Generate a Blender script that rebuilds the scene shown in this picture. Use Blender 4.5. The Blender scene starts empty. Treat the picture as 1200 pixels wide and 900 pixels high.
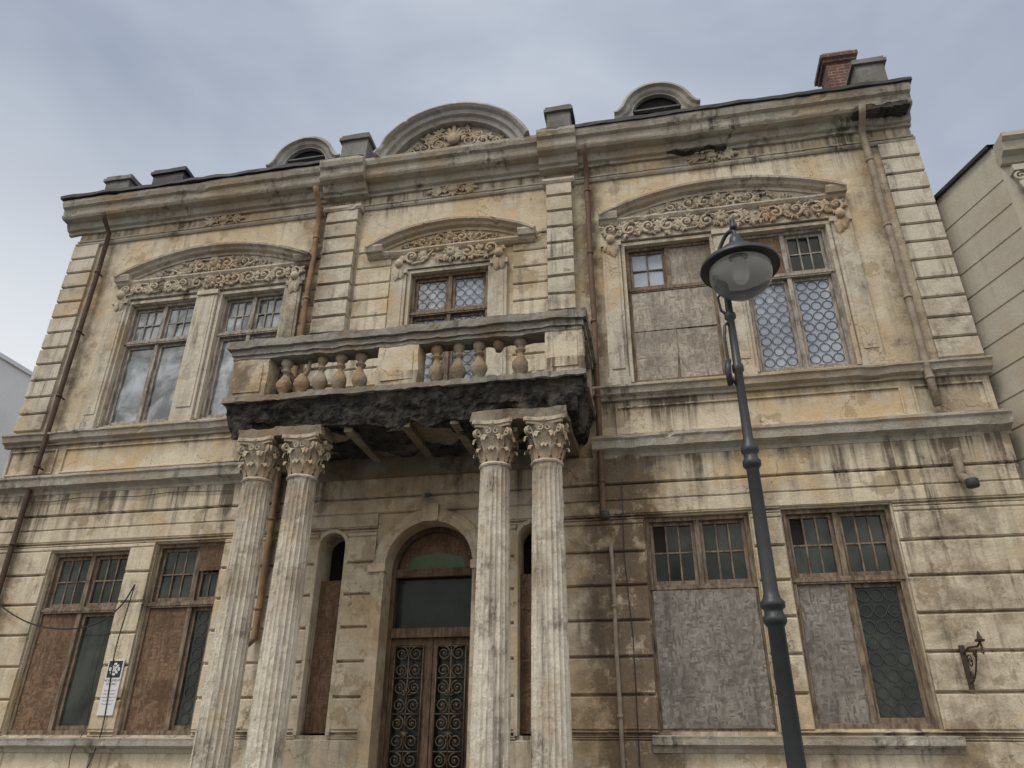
import bpy, bmesh, math, random
from mathutils import Vector, Matrix, noise
random.seed(7)
rnd=random.uniform
pi=math.pi
SC=bpy.context.scene
# ------------------------------------------------------------------ helpers
def empty(name):
    o=bpy.data.objects.new(name,None); SC.collection.objects.link(o); return o
def wob(p,amp,f=3.0):
    p=Vector(p)
    return p+noise.noise_vector(p*f)*amp+noise.noise_vector(p*f*4.1)*amp*.5
class B:
    def __init__(s): s.v=[]; s.f=[]
    def add(s,vs,fs):
        n=len(s.v); s.v+= [tuple(a) for a in vs]; s.f+=[tuple(i+n for i in f) for f in fs]
    def box(s,x0,x1,y0,y1,z0,z1,j=0):
        vs=[(x,y,z) for x in (x0,x1) for y in (y0,y1) for z in (z0,z1)]
        if j: vs=[(x+rnd(-j,j),y+rnd(-j,j),z+rnd(-j,j)) for x,y,z in vs]
        s.add(vs,[(0,1,3,2),(4,6,7,5),(0,4,5,1),(2,3,7,6),(0,2,6,4),(1,5,7,3)])
    def nbox(s,x0,x1,y0,y1,z0,z1,step=.12,amp=.006,f=3.0,fn=None):
        def g(n0,n1): 
            k=max(1,int(round((n1-n0)/step))); return [n0+(n1-n0)*i/k for i in range(k+1)]
        X,Y,Z=g(x0,x1),g(y0,y1),g(z0,z1)
        def grid(A,Bq,fp):
            vs=[];fs=[]
            for a in A:
                for b in Bq:
                    p=Vector(fp(a,b)); q=fn(p) if fn else wob(p,amp,f); vs.append(q)
            m=len(Bq)
            for i in range(len(A)-1):
                for k in range(m-1): fs.append((i*m+k,i*m+k+1,(i+1)*m+k+1,(i+1)*m+k))
            s.add(vs,fs)
        grid(X,Z,lambda a,b:(a,y0,b)); grid(X,Z,lambda a,b:(a,y1,b))
        grid(X,Y,lambda a,b:(a,b,z0)); grid(X,Y,lambda a,b:(a,b,z1))
        grid(Y,Z,lambda a,b:(x0,a,b)); grid(Y,Z,lambda a,b:(x1,a,b))
    def sweep(s,path,prof,amp=.004,close=True):
        n=len(path);m=len(prof);vs=[];fs=[]
        for i,(x,z) in enumerate(path):
            a=path[max(0,i-1)];b=path[min(n-1,i+1)]
            t=Vector((b[0]-a[0],b[1]-a[1])).normalized(); nx,nz=-t.y,t.x
            for o,y in prof:
                p=Vector((x+nx*o,y,z+nz*o))
                if amp:
                    q=wob(p,amp)
                    c=noise.noise(p*1.7)
                    if c>.33 and y<-.05: q.y+=(c-.33)*.14
                    c2=noise.noise(p*6.3)
                    if c2>.5 and y<-.09: q.y+=(c2-.5)*.16
                    p=q
                vs.append(p)
        for i in range(n-1):
            for k in range(m if close else m-1):
                k2=(k+1)%m; fs.append((i*m+k,i*m+k2,(i+1)*m+k2,(i+1)*m+k))
        if close: fs.append(tuple(range(m))); fs.append(tuple((n-1)*m+k for k in range(m)))
        s.add(vs,fs)
    def tube(s,pts,r,n=8,cap=True):
        pts=[Vector(p) for p in pts]; N=len(pts); vs=[];fs=[]
        rr=r if isinstance(r,(list,tuple)) else [r]*N
        up=None
        for i,p in enumerate(pts):
            t=(pts[min(N-1,i+1)]-pts[max(0,i-1)]).normalized()
            if up is None:
                up=Vector((0,1,0)) if abs(t.y)<.9 else Vector((1,0,0))
            a=(up-t*up.dot(t)).normalized(); b=t.cross(a); up=a
            for k in range(n):
                an=2*pi*k/n; vs.append(p+(a*math.cos(an)+b*math.sin(an))*rr[i])
        for i in range(N-1):
            for k in range(n):
                k2=(k+1)%n; fs.append((i*n+k,i*n+k2,(i+1)*n+k2,(i+1)*n+k))
        if cap: fs.append(tuple(range(n))); fs.append(tuple((N-1)*n+k for k in range(n)))
        s.add(vs,fs)
    def lathe(s,prof,cx,cy,cz=0,n=20,amp=0,cap=True):
        vs=[];fs=[];m=len(prof)
        for r,z in prof:
            for k in range(n):
                a=2*pi*k/n; p=Vector((cx+r*math.cos(a),cy+r*math.sin(a),cz+z)); vs.append(wob(p,amp,6) if amp else p)
        for i in range(m-1):
            for k in range(n):
                k2=(k+1)%n; fs.append((i*n+k,i*n+k2,(i+1)*n+k2,(i+1)*n+k))
        if cap: fs.append(tuple(range(n))); fs.append(tuple((m-1)*n+k for k in range(n)))
        s.add(vs,fs)
    def ell(s,c,rx,ry,rz,ang=0,n=7,m=5):
        vs=[];fs=[];ca,sa=math.cos(ang),math.sin(ang)
        for i in range(m+1):
            th=pi*i/m
            for k in range(n):
                a=2*pi*k/n; x=math.cos(th)*rx; y=math.sin(th)*math.cos(a)*ry; z=math.sin(th)*math.sin(a)*rz
                vs.append((c[0]+x*ca-z*sa,c[1]+y,c[2]+x*sa+z*ca))
        for i in range(m):
            for k in range(n):
                k2=(k+1)%n; fs.append((i*n+k,i*n+k2,(i+1)*n+k2,(i+1)*n+k))
        s.add(vs,fs)
    def spiral(s,cx,cz,y,r,turns,d,a0,tr,n=5,steps=20,dy=-.02):
        P=[];R=[]
        for i in range(steps+1):
            t=i/steps; rad=r*((1-t)**.9*.86+.14); a=a0+d*turns*2*pi*t
            P.append((cx+rad*math.cos(a),y+dy*t,cz+rad*math.sin(a))); R.append(tr*(1-.45*t))
        s.tube(P,R,n)
    def fan(s,x,z,y,a,L,k=4,spread=1.3,fat=.28):
        for i in range(k):
            an=a+(i/(k-1)-.5)*spread if k>1 else a
            l=L*(1-.35*abs(i/(max(1,k-1))-.5)*2)*rnd(.85,1.1)
            s.ell((x+math.cos(an)*l*.5,y-rnd(0,.012),z+math.sin(an)*l*.5),l*.55,.028,l*fat,an,6,4)
    def obj(s,name,mat,parent,smooth=False,bevel=0,weld=False):
        me=bpy.data.meshes.new(name); me.from_pydata(s.v,[],s.f)
        bm=bmesh.new(); bm.from_mesh(me)
        if weld: bmesh.ops.remove_doubles(bm,verts=bm.verts,dist=.0006)
        bmesh.ops.recalc_face_normals(bm,faces=bm.faces); bm.to_mesh(me); bm.free()
        me.materials.append(mat)
        if smooth:
            for p in me.polygons: p.use_smooth=True
        o=bpy.data.objects.new(name,me); SC.collection.objects.link(o)
        if parent: o.parent=parent
        if bevel:
            b=o.modifiers.new('b','BEVEL'); b.width=bevel; b.segments=2; b.limit_method='ANGLE'
        return o
def line(x0,x1,z,step=.08):
    k=max(1,int(abs(x1-x0)/step)); return [(x0+(x1-x0)*i/k,z) for i in range(k+1)]
def arc(cx,cz,r,a0,a1,n=40):
    return [(cx+r*math.cos(a0+(a1-a0)*i/n),cz+r*math.sin(a0+(a1-a0)*i/n)) for i in range(n+1)]
# ------------------------------------------------------------------ materials
class NT:
    def __init__(s,name):
        s.m=bpy.data.materials.new(name); s.m.use_nodes=True; s.t=s.m.node_tree; s.n=s.t.nodes
        s.bsdf=s.n['Principled BSDF']; s.tc=s.n.new('ShaderNodeTexCoord').outputs['Object']
    def link(s,a,b): s.t.links.new(a,b)
    def inp(s,sock,v):
        if isinstance(v,bpy.types.NodeSocket): s.link(v,sock)
        else: sock.default_value=v
    def noise(s,scale,detail=4,rough=.6,vec=None,dist=0):
        n=s.n.new('ShaderNodeTexNoise'); n.inputs['Scale'].default_value=scale; n.inputs['Detail'].default_value=detail
        n.inputs['Roughness'].default_value=rough; n.inputs['Distortion'].default_value=dist
        s.link(vec or s.tc,n.inputs['Vector']); return n.outputs['Fac']
    def map(s,sc,loc=(0,0,0),rot=(0,0,0)):
        n=s.n.new('ShaderNodeMapping'); n.inputs['Scale'].default_value=sc; n.inputs['Location'].default_value=loc; n.inputs['Rotation'].default_value=rot
        s.link(s.tc,n.inputs['Vector']); return n.outputs[0]
    def math(s,op,a,b=0.,c=None,clamp=False):
        n=s.n.new('ShaderNodeMath'); n.operation=op; n.use_clamp=clamp
        s.inp(n.inputs[0],a); s.inp(n.inputs[1],b)
        if c is not None: s.inp(n.inputs[2],c)
        return n.outputs[0]
    def rng(s,v,a,b,c=0.,d=1.,smooth=False):
        n=s.n.new('ShaderNodeMapRange'); 
        if smooth: n.interpolation_type='SMOOTHSTEP'
        s.inp(n.inputs[0],v)
        for i,q in enumerate((a,b,c,d)): n.inputs[1+i].default_value=q
        return n.outputs[0]
    def mix(s,f,a,b,mode='MIX'):
        n=s.n.new('ShaderNodeMix'); n.data_type='RGBA'; n.blend_type=mode; n.clamp_factor=True
        s.inp(n.inputs[0],f)
        for sk,v in ((n.inputs[6],a),(n.inputs[7],b)):
            if isinstance(v,tuple): sk.default_value=(v[0],v[1],v[2],1)
            else: s.link(v,sk)
        return n.outputs[2]
    def xyz(s):
        n=s.n.new('ShaderNodeSeparateXYZ'); s.link(s.tc,n.inputs[0]); return n.outputs
    def bump(s,h,strength=.3,dist=.02,prev=None):
        n=s.n.new('ShaderNodeBump'); n.inputs['Strength'].default_value=strength; n.inputs['Distance'].default_value=dist
        s.link(h,n.inputs['Height']); 
        if prev is not None: s.link(prev,n.inputs['Normal'])
        return n.outputs[0]
    def fin(s,col,rough=.9,normal=None,spec=.3,metal=0):
        if isinstance(col,tuple): s.bsdf.inputs['Base Color'].default_value=(*col,1)
        else: s.link(col,s.bsdf.inputs['Base Color'])
        s.inp(s.bsdf.inputs['Roughness'],rough); s.bsdf.inputs['Specular IOR Level'].default_value=spec
        s.inp(s.bsdf.inputs['Metallic'],metal)
        if normal is not None: s.link(normal,s.bsdf.inputs['Normal'])
        return s.m
def plaster(name,light,mid,warm,dark,dirt=1.,ledges=(),stain=(),peel=.6,bumps=.35,brown=(.105,.068,.042),cracks=True):
    t=NT(name); X,Y,Z=t.xyz()
    big=t.noise(.42,3,.6); med=t.noise(2.9,5,.72); fine=t.noise(34,2,.7)
    streak=t.noise(1.0,4,.68,t.map((6.5,6.5,.42)))
    wn=t.noise(.95,5,.64,t.map((1,1,1),(11,4,2)))
    c=t.mix(t.rng(wn,.60,.44),mid,light)
    c=t.mix(t.math('MULTIPLY',t.rng(wn,.50,.60),t.rng(big,.40,.60,.25,.95)),c,warm)
    pn=t.noise(1.5,6,.66,t.map((1,1,1),(3,9,5))); pm=t.rng(pn,.585,.598)
    c=t.mix(t.math('MULTIPLY',pm,peel),c,tuple(a*.58 for a in warm))
    pm2=t.rng(pn,.402,.39)
    c=t.mix(t.math('MULTIPLY',pm2,peel*.8),c,tuple(min(.64,a*1.14) for a in light))
    gm=t.rng(big,.60,.42,.15,1.3)
    d=t.math('MULTIPLY',t.rng(streak,.5,.70),t.rng(wn,.62,.40))
    d=t.math('ADD',t.math('MULTIPLY',d,.85*dirt),t.math('MULTIPLY',t.rng(med,.53,.72),.55*dirt))
    d=t.math('MULTIPLY',d,gm)
    lm=t.rng(wn,.36,.58,1.25,.45)
    for zl,h,k in ledges:
        q=t.math('SUBTRACT',zl,Z); m=t.math('MULTIPLY',t.math('GREATER_THAN',q,0.),t.rng(q,0,h,1,0,True))
        m=t.math('MULTIPLY',m,t.rng(streak,.38,.60)); d=t.math('ADD',d,t.math('MULTIPLY',t.math('MULTIPLY',m,k),lm))
    d2=0.
    for xs,w,z0,z1,k in stain:
        q=t.rng(t.math('ABSOLUTE',t.math('SUBTRACT',X,xs)),0,w,1,0,True)
        zz=t.math('MULTIPLY',t.rng(Z,z0,z0+.8,0,1,True),t.rng(Z,z1-.6,z1,1,0,True))
        m=t.math('MULTIPLY',t.math('MULTIPLY',q,zz),t.rng(med,.34,.55)); d2=t.math('ADD',d2,t.math('MULTIPLY',m,k))
    if stain: c=t.mix(t.math('MINIMUM',d2,.88),c,brown)
    d=t.math('MINIMUM',d,.92)
    c=t.mix(d,c,dark)
    c=t.mix(t.rng(fine,.35,.75,0,.3),c,tuple(a*.5 for a in mid))
    if cracks:
        v=t.n.new('ShaderNodeTexVoronoi'); v.feature='DISTANCE_TO_EDGE'; v.inputs['Scale'].default_value=.8
        mv=t.n.new('ShaderNodeVectorMath'); mv.operation='ADD'
        nn=t.n.new('ShaderNodeTexNoise'); nn.inputs['Scale'].default_value=2.2; nn.inputs['Detail'].default_value=4; t.link(t.tc,nn.inputs['Vector'])
        t.link(t.tc,mv.inputs[0]); t.link(nn.outputs['Color'],mv.inputs[1]); t.link(mv.outputs[0],v.inputs['Vector'])
        cr=t.math('MULTIPLY',t.rng(v.outputs['Distance'],.0,.007,1,0),t.rng(big,.47,.56))
        c=t.mix(t.math('MULTIPLY',cr,.65),c,tuple(a*.4 for a in dark))
    b1=t.noise(5,4,.74)
    return t.fin(c,.93,t.bump(b1,bumps,.05),.15)
LED=[(11.25,.9,.8),(9.95,.4,.5),(6.5,.45,.95),(5.62,1.1,.95),(1.9,.6,.5)]
STN=[(-.45,1.05,.6,5.9,1.5),(-5.8,.7,3.5,11.3,.8),(-10.4,.5,1.,11.3,.7),(4.05,.5,2.5,11.4,.5),(-.7,.35,6.5,11.6,.9),(3.5,.6,.2,4.8,.6),(1.5,.4,1.0,5.4,.5),(-3.2,2.6,.2,5.8,.35)]
DK=(.092,.074,.054)
M_wall=plaster('weathered_plaster',(.60,.53,.41),(.49,.425,.32),(.54,.405,.24),DK,1.,LED,STN,.6,.5)
M_trim=plaster('trim_plaster',(.555,.51,.42),(.43,.39,.32),(.49,.385,.26),(.088,.075,.060),1.1,[(11.8,.6,.6)],STN[:2],.45,.5)
M_corn=plaster('cornice_stone',(.44,.41,.35),(.32,.297,.255),(.38,.305,.21),(.055,.049,.042),1.3,[],[],.35,.6,cracks=False)
M_col=plaster('column_stone',(.64,.595,.505),(.51,.465,.385),(.49,.38,.265),(.11,.09,.07),1.25,[(5.05,.9,.8)],[],.45,.8,cracks=False)
M_orn=plaster('ornament_plaster',(.52,.46,.36),(.41,.355,.27),(.44,.315,.195),(.10,.08,.06),1.15,[],[],.3,.6,cracks=False)
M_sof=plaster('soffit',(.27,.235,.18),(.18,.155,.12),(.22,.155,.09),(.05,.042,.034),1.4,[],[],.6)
M_bal=plaster('baluster_stone',(.38,.335,.26),(.21,.185,.15),(.34,.235,.14),(.05,.045,.04),1.5,[],[],.6,.8,cracks=False)
M_attic=plaster('attic_stone',(.23,.23,.22),(.16,.16,.155),(.17,.15,.12),(.045,.044,.043),1.,[],[],.2,cracks=False)
M_dorm=plaster('dormer_concrete',(.42,.41,.385),(.31,.305,.285),(.31,.275,.225),(.07,.067,.062),1.1,[],[],.3,cracks=False)
M_neigh=plaster('neighbour_plaster',(.47,.44,.365),(.43,.40,.335),(.44,.385,.30),(.24,.22,.18),.4,[],[],.1,.15,cracks=False)
M_white=plaster('white_render',(.84,.85,.85),(.81,.82,.83),(.78,.78,.76),(.5,.5,.5),.15,[],[],.05,.1,cracks=False)
def simple(name,col,rough=.6,var=.4,sc=12,spec=.4,metal=0,bump=.2,c2=None):
    t=NT(name); n=t.noise(sc,4,.65); n2=t.noise(sc*.2,3,.6)
    c2=c2 or tuple(a*(1-var) for a in col)
    c=t.mix(t.rng(n,.35,.7),col,c2); c=t.mix(t.rng(n2,.45,.7,0,.6),c,c2)
    return t.fin(c,rough,t.bump(n,bump,.01),spec,metal)
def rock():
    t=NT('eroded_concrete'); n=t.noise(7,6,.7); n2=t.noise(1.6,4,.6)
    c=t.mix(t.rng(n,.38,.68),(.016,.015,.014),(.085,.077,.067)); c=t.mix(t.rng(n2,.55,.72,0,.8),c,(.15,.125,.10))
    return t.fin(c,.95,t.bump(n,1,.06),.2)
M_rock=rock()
def wood(name,a,b):
    t=NT(name); n=t.noise(1,4,.7,t.map((22,22,4))); n2=t.noise(5,3,.6)
    c=t.mix(t.rng(n,.38,.64),a,b); c=t.mix(t.rng(n2,.5,.7,0,.6),c,tuple(x*.45 for x in b))
    return t.fin(c,.8,t.bump(n,.4,.01),.25)
M_wood=wood('weathered_frame_wood',(.24,.187,.135),(.095,.07,.05))
M_woodg=wood('grey_frame_wood',(.38,.35,.31),(.17,.145,.12))
M_door=wood('door_wood',(.14,.092,.058),(.055,.037,.025))
def osb(name,a,b,c3):
    t=NT(name)
    def vor(sc,rot):
        v=t.n.new('ShaderNodeTexVoronoi'); v.inputs['Scale'].default_value=1; v.inputs['Randomness'].default_value=1
        t.link(t.map(sc,(rot,0,rot),(0,rot,0)),v.inputs['Vector']); s=t.n.new('ShaderNodeSeparateColor'); t.link(v.outputs['Color'],s.inputs[0]); return s.outputs[0]
    v1=vor((14,4,38),.5); v2=vor((34,4,12),1.1)
    c=t.mix(v1,a,b); c=t.mix(t.math('GREATER_THAN',v2,.5),c,t.mix(v2,c3,b)); 
    w=t.noise(1.4,4,.6); c=t.mix(t.rng(w,.45,.65,0,.6),c,tuple(x*.55 for x in b))
    w2=t.noise(1,4,.6,t.map((7,7,.6),(4,4,4))); c=t.mix(t.rng(w2,.54,.72,0,.55),c,tuple(x*.5 for x in b))
    return t.fin(c,.85,t.bump(t.math('ADD',v1,v2),.4,.006),.2)
M_osbg=osb('osb_grey',(.28,.26,.235),(.125,.112,.10),(.40,.37,.335))
M_osbb=osb('osb_brown',(.25,.16,.105),(.115,.07,.045),(.31,.215,.145))
M_osbt=osb('osb_tan',(.42,.385,.325),(.23,.20,.165),(.58,.53,.45))
def glass(name,a,b,rough=.12,spec=.6,sc=1.3):
    t=NT(name); n=t.noise(sc,4,.6,dist=.5); n2=t.noise(1,4,.6,t.map((5,5,.7)))
    c=t.mix(t.rng(n,.38,.62),a,b); c=t.mix(t.rng(n2,.5,.65,0,.6),c,a)
    w=t.noise(2.2,2,.5)
    return t.fin(c,rough,t.bump(w,.08,.05),spec)
M_gup=glass('painted_reflection_glass',(.05,.062,.07),(.34,.38,.41),.06,.9,2.0)  # cloudy grey-blue base colour stands in for sky reflection in the upper panes
M_gbl=glass('pale_leaded_glass',(.20,.235,.295),(.36,.40,.47),.2,.5)
M_glo=glass('dark_glass',(.014,.019,.016),(.05,.058,.05),.1,.28)
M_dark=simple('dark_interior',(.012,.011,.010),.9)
M_dglass=glass('door_dark_glass',(.010,.016,.012),(.022,.032,.026),.15,.2)
M_iron=simple('wrought_iron',(.028,.024,.022),.55,.4,30,c2=(.06,.035,.02))
M_lead=simple('window_lead',(.045,.048,.05),.6)
M_lamp=simple('lamp_cast_iron',(.042,.046,.050),.45,.3,9,.5,.3,.1)
M_rust=simple('rusty_pipe',(.085,.05,.033),.75,.5,9,c2=(.04,.028,.02))
M_rust2=simple('rusty_pipe_b',(.16,.09,.058),.75,.5,7,c2=(.075,.047,.034))
M_ochre=simple('ochre_pipe',(.30,.185,.09),.7,.5,6,c2=(.12,.08,.05))
M_beigep=simple('painted_pipe',(.32,.275,.21),.7,.5,6,c2=(.15,.115,.08))
M_roof=simple('roof_sheet',(.035,.035,.037),.6,.5,4)
M_pave=simple('paving_stone',(.24,.235,.225),.85,.3,3)
M_asph=simple('asphalt',(.055,.055,.056),.9,.3,20)
M_kerb=simple('kerb_stone',(.3,.3,.29),.85,.3,8)
M_signw=simple('sign_enamel',(.62,.63,.63),.35,.1,6)
M_signb=simple('sign_black',(.02,.02,.022),.4,.1,6)
def bricks():
    t=NT('chimney_brick'); X,Y,Z=t.xyz(); cb=t.n.new('ShaderNodeCombineXYZ'); t.link(t.math('ADD',X,Y),cb.inputs[0]); t.link(Z,cb.inputs[1])
    b=t.n.new('ShaderNodeTexBrick'); b.inputs['Scale'].default_value=1; b.inputs['Brick Width'].default_value=.23; b.inputs['Row Height'].default_value=.075; b.inputs['Mortar Size'].default_value=.009
    b.inputs['Color1'].default_value=(.20,.08,.055,1); b.inputs['Color2'].default_value=(.12,.055,.042,1); b.inputs['Mortar'].default_value=(.22,.2,.17,1)
    t.link(cb.outputs[0],b.inputs['Vector']); n=t.noise(9,4)
    return t.fin(t.mix(t.rng(n,.45,.7,0,.8),b.outputs['Color'],(.05,.042,.038)),.9,t.bump(b.outputs['Fac'],-.5,.01))
M_brick=bricks()
# ------------------------------------------------------------------ villa
V=empty('old_villa')
XL,XR=-11.15,4.78
ground_h=[(-9.65,-8.24,1.85,4.53),(-7.78,-6.6,1.85,4.6),(-.14,1.28,1.9,4.65),(1.71,3.11,1.93,4.67)]
upper_h=[(-9.47,-8.1,6.75,9.28),(-7.57,-6.32,6.75,9.28),(-3.9,-2.49,6.25,9.28),(-.13,1.27,6.78,9.36),(1.73,3.11,6.78,9.36)]
arch_h=[(-3.92,-2.6,.45,4.07),(-5.0,-4.58,1.85,4.42),(-1.95,-1.53,1.85,4.42)]
def wall():
    b=B(); holes=list(ground_h+upper_h)
    for x0,x1,z0,z1 in arch_h: holes.append((x0,x1,z0,z1+(x1-x0)/2))
    xs=sorted(set([XL,XR]+[h[i] for h in holes for i in (0,1)])); zs=sorted(set([0.,11.9]+[h[i] for h in holes for i in (2,3)]))
    for i in range(len(xs)-1):
        for k in range(len(zs)-1):
            cx=(xs[i]+xs[i+1])/2; cz=(zs[k]+zs[k+1])/2
            if any(h[0]<cx<h[1] and h[2]<cz<h[3] for h in holes): continue
            b.add([(xs[i],0,zs[k]),(xs[i+1],0,zs[k]),(xs[i+1],0,zs[k+1]),(xs[i],0,zs[k+1])],[(0,1,2,3)])
    dp=.3
    for x0,x1,z0,z1 in ground_h+upper_h:
        b.add([(x0,0,z0),(x1,0,z0),(x1,0,z1),(x0,0,z1),(x0,dp,z0),(x1,dp,z0),(x1,dp,z1),(x0,dp,z1)],[(0,1,5,4),(1,2,6,5),(2,3,7,6),(3,0,4,7)])
    for x0,x1,z0,z1 in arch_h:
        r=(x1-x0)/2; cx=(x0+x1)/2; dp=.45
        b.add([(x0,0,z0),(x0,0,z1),(x0,dp,z1),(x0,dp,z0),(x1,0,z0),(x1,0,z1),(x1,dp,z1),(x1,dp,z0)],[(0,1,2,3),(4,5,6,7),(0,4,7,3)])
        A=arc(cx,z1,r,0,pi,20)
        for i in range(20):
            (ax,az),(bx,bz)=A[i],A[i+1]; zt=z1+r
            b.add([(ax,0,az),(bx,0,bz),(bx,dp,bz),(ax,dp,az)],[(0,1,2,3)])
            b.add([(ax,0,az),(bx,0,bz),(bx,0,zt),(ax,0,zt)],[(0,1,2,3)])
    b.add([(XL,0,0),(XL,12,0),(XL,12,11.9),(XL,0,11.9),(XR,0,0),(XR,12,0),(XR,12,11.9),(XR,0,11.9)],[(0,1,2,3),(4,5,6,7),(1,5,6,2)])
    b.obj('walls',M_wall,V)
wall()
def bands(name,xa,xb,zs,holes,proud,gap=.026,mat=None,amp=.0045,yb=.0):
    b=B()
    for i in range(len(zs)-1):
        z0,z1=zs[i]+gap/2,zs[i+1]-gap/2
        cuts=sorted(set([z0,z1]+[h[k] for h in holes for k in (2,3) if z0<h[k]<z1]))
        for j in range(len(cuts)-1):
            a,c=cuts[j],cuts[j+1]
            if c-a<.012: continue
            xx=[(xa,xb)]
            for h in holes:
                if h[2]<c-.001 and h[3]>a+.001:
                    nx=[]
                    for p,q in xx:
                        if h[0]>p: nx.append((p,min(q,h[0])))
                        if h[1]<q: nx.append((max(p,h[1]),q))
                    xx=[(p,q) for p,q in nx if q-p>.02]
            for p,q in xx:
                pr=[(a,.02),(a,-proud*.55),(a+min(.018,(c-a)/3),-proud),(c-min(.018,(c-a)/3),-proud),(c,-proud*.55),(c,.02)]
                b.sweep(line(p,q,0,.12),[(o,y) for o,y in pr],amp)
    b.obj(name,mat or M_wall,V)
gz=[.9,1.36,1.86,2.32,2.78,3.24,3.70,4.16,4.66,5.14,5.6]
gh=[(a-.02,b_+.02,c-.02,d+.02) for a,b_,c,d in ground_h]+[(-4.1,-2.42,.2,4.9),(-5.03,-4.55,1.8,4.66),(-1.98,-1.5,1.8,4.66)]
bands('ground_rustication',XL-.03,XR+.0,gz,gh,.05)
uz=[6.75+.345*i for i in range(13)]
bands('quoin_courses',XL-.03,-10.62,uz,[],.05,mat=M_trim)
bands('quoin_courses_b',4.2,XR+.015,uz,[],.05,mat=M_trim)
bands('bay_courses',-4.95,-4.3,uz[:11],[],.03)
bands('bay_courses_b',-2.05,-1.45,uz[:11],[],.03)
bands('bay_courses_c',-5.95,-5.68,uz[:11],[],.025)
bands('pier_courses',-5.62,-5.0,uz,[],.16,mat=M_trim)
bands('pier_courses_b',-1.43,-.98,uz,[],.16,mat=M_trim)
b=B(); b.nbox(XL-.06,-3.95,-.09,.02,0,.9,.25,.006); b.nbox(-2.57,XR,-.09,.02,0,.9,.25,.006); b.obj('plinth',M_wall,V)
b=B()
sillp=[(0,.02),(0,-.07),(.05,-.10),(.09,-.19),(.15,-.20),(.18,-.21),(.20,.02)]
b.sweep(line(XL-.03,-6.3,1.62),sillp); b.sweep(line(-.24,3.28,1.66),sillp)
b.obj('window_sills',M_corn,V)
b=B()
strp=[(0,.02),(0,-.06),(.05,-.07),(.08,-.11),(.11,-.20),(.22,-.22),(.25,-.25),(.29,-.25),(.31,.02)]
b.sweep(line(XL-.12,-5.9,5.52),strp,.007); b.sweep(line(-.82,XR+.04,5.54),strp,.007)
sp2=[(0,.02),(0,-.05),(.04,-.06),(.07,-.13),(.15,-.15),(.17,-.18),(.2,-.18),(.215,.02)]
b.sweep(line(XL-.1,-5.9,6.45),sp2,.007); b.sweep(line(-.85,XR+.05,6.48),sp2,.007); b.sweep(line(-5.0,-1.4,6.3),sp2,.005)
b.obj('string_courses',M_corn,V)
b=B()
def frame(b,x0,x1,z0,z1,w=.03,y=-.03):
    b.box(x0,x1,y,.01,z1-w,z1,.002); b.box(x0,x1,y,.01,z0,z0+w,.002)
    b.box(x0,x0+w,y,.01,z0+w,z1-w,.002); b.box(x1-w,x1,y,.01,z0+w,z1-w,.002)
for x0,x1 in ((-10.0,-6.2),(-.45,3.6)): frame(b,x0,x1,5.92,6.38)
for x0,x1 in ((-11.1,-10.15),(3.75,4.7)): frame(b,x0,x1,5.92,6.38)
b.obj('panel_frames',M_wall,V,bevel=.006)
# main cornice
corp=[(0,.02),(0,-.05),(.05,-.06),(.07,-.12),(.16,-.16),(.2,-.17),(.21,-.31),(.25,-.34),(.28,-.35),(.29,-.32),(.43,-.34),(.46,-.40),(.54,-.43),(.6,-.43),(.62,.02)]
def off(p,d): return [(o,y-d if y<0 else y) for o,y in p]
b=B()
b.sweep(line(-11.42,-5.7,11.18),corp,.010); b.sweep(line(-4.88,-1.52,11.18),corp,.008); b.sweep(line(-.86,4.80,11.2),corp,.010)
b.sweep(line(-5.72,-4.86,11.16),off(corp,.13),.007); b.sweep(line(-1.54,-.84,11.16),off(corp,.13),.007)
mp=[(0,.02),(0,-.03),(.03,-.05),(.06,-.06),(.075,.02)]
for a,c in ((XL-.02,-5.7),(-4.95,-1.45),(-.95,4.8)):
    b.sweep(line(a,c,10.86),mp); b.sweep(line(a,c,10.98),[(0,.02),(0,-.02),(.03,-.02),(.03,.02)])
b.obj('main_cornice',M_corn,V)
def rk2(p): return p+noise.noise_vector(p*5)*.045+noise.noise_vector(p*14)*.025
b=B()
b.nbox(3.85,4.74,-.36,-.12,11.36,11.46,.05,0,fn=rk2); b.nbox(.75,1.75,-.19,-.08,11.18,11.2,.05,0,fn=rk2)
b.obj('broken_cornice_patches',M_rock,V)
b=B(); cp=[(0,.02),(0,-.17),(.04,-.2),(.09,-.2),(.11,-.17),(.11,.02)]
for a,c in ((-5.68,-4.94),(-1.49,-.92)): b.sweep(line(a,c,10.82),cp,.004); b.sweep(line(a,c,6.25),[(0,.02),(0,-.21),(.32,-.21),(.34,.02)],.004)
b.obj('pier_capitals',M_trim,V)
# roof
b=B()
b.add([(-11.42,-.36,11.82),(4.8,-.36,11.84),(4.8,6,14.6),(-11.42,6,14.6),(4.8,12.2,11.9),(-11.42,12.2,11.9)],[(0,1,2,3),(3,2,4,5),(1,4,2),(0,3,5)])
for a,c in ((-11.46,-4.9),(-1.5,4.84)): b.nbox(a,c,-.47,-.2,11.80,11.87,.14,.022,2.5)
b.obj('roof',M_roof,V)
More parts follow.
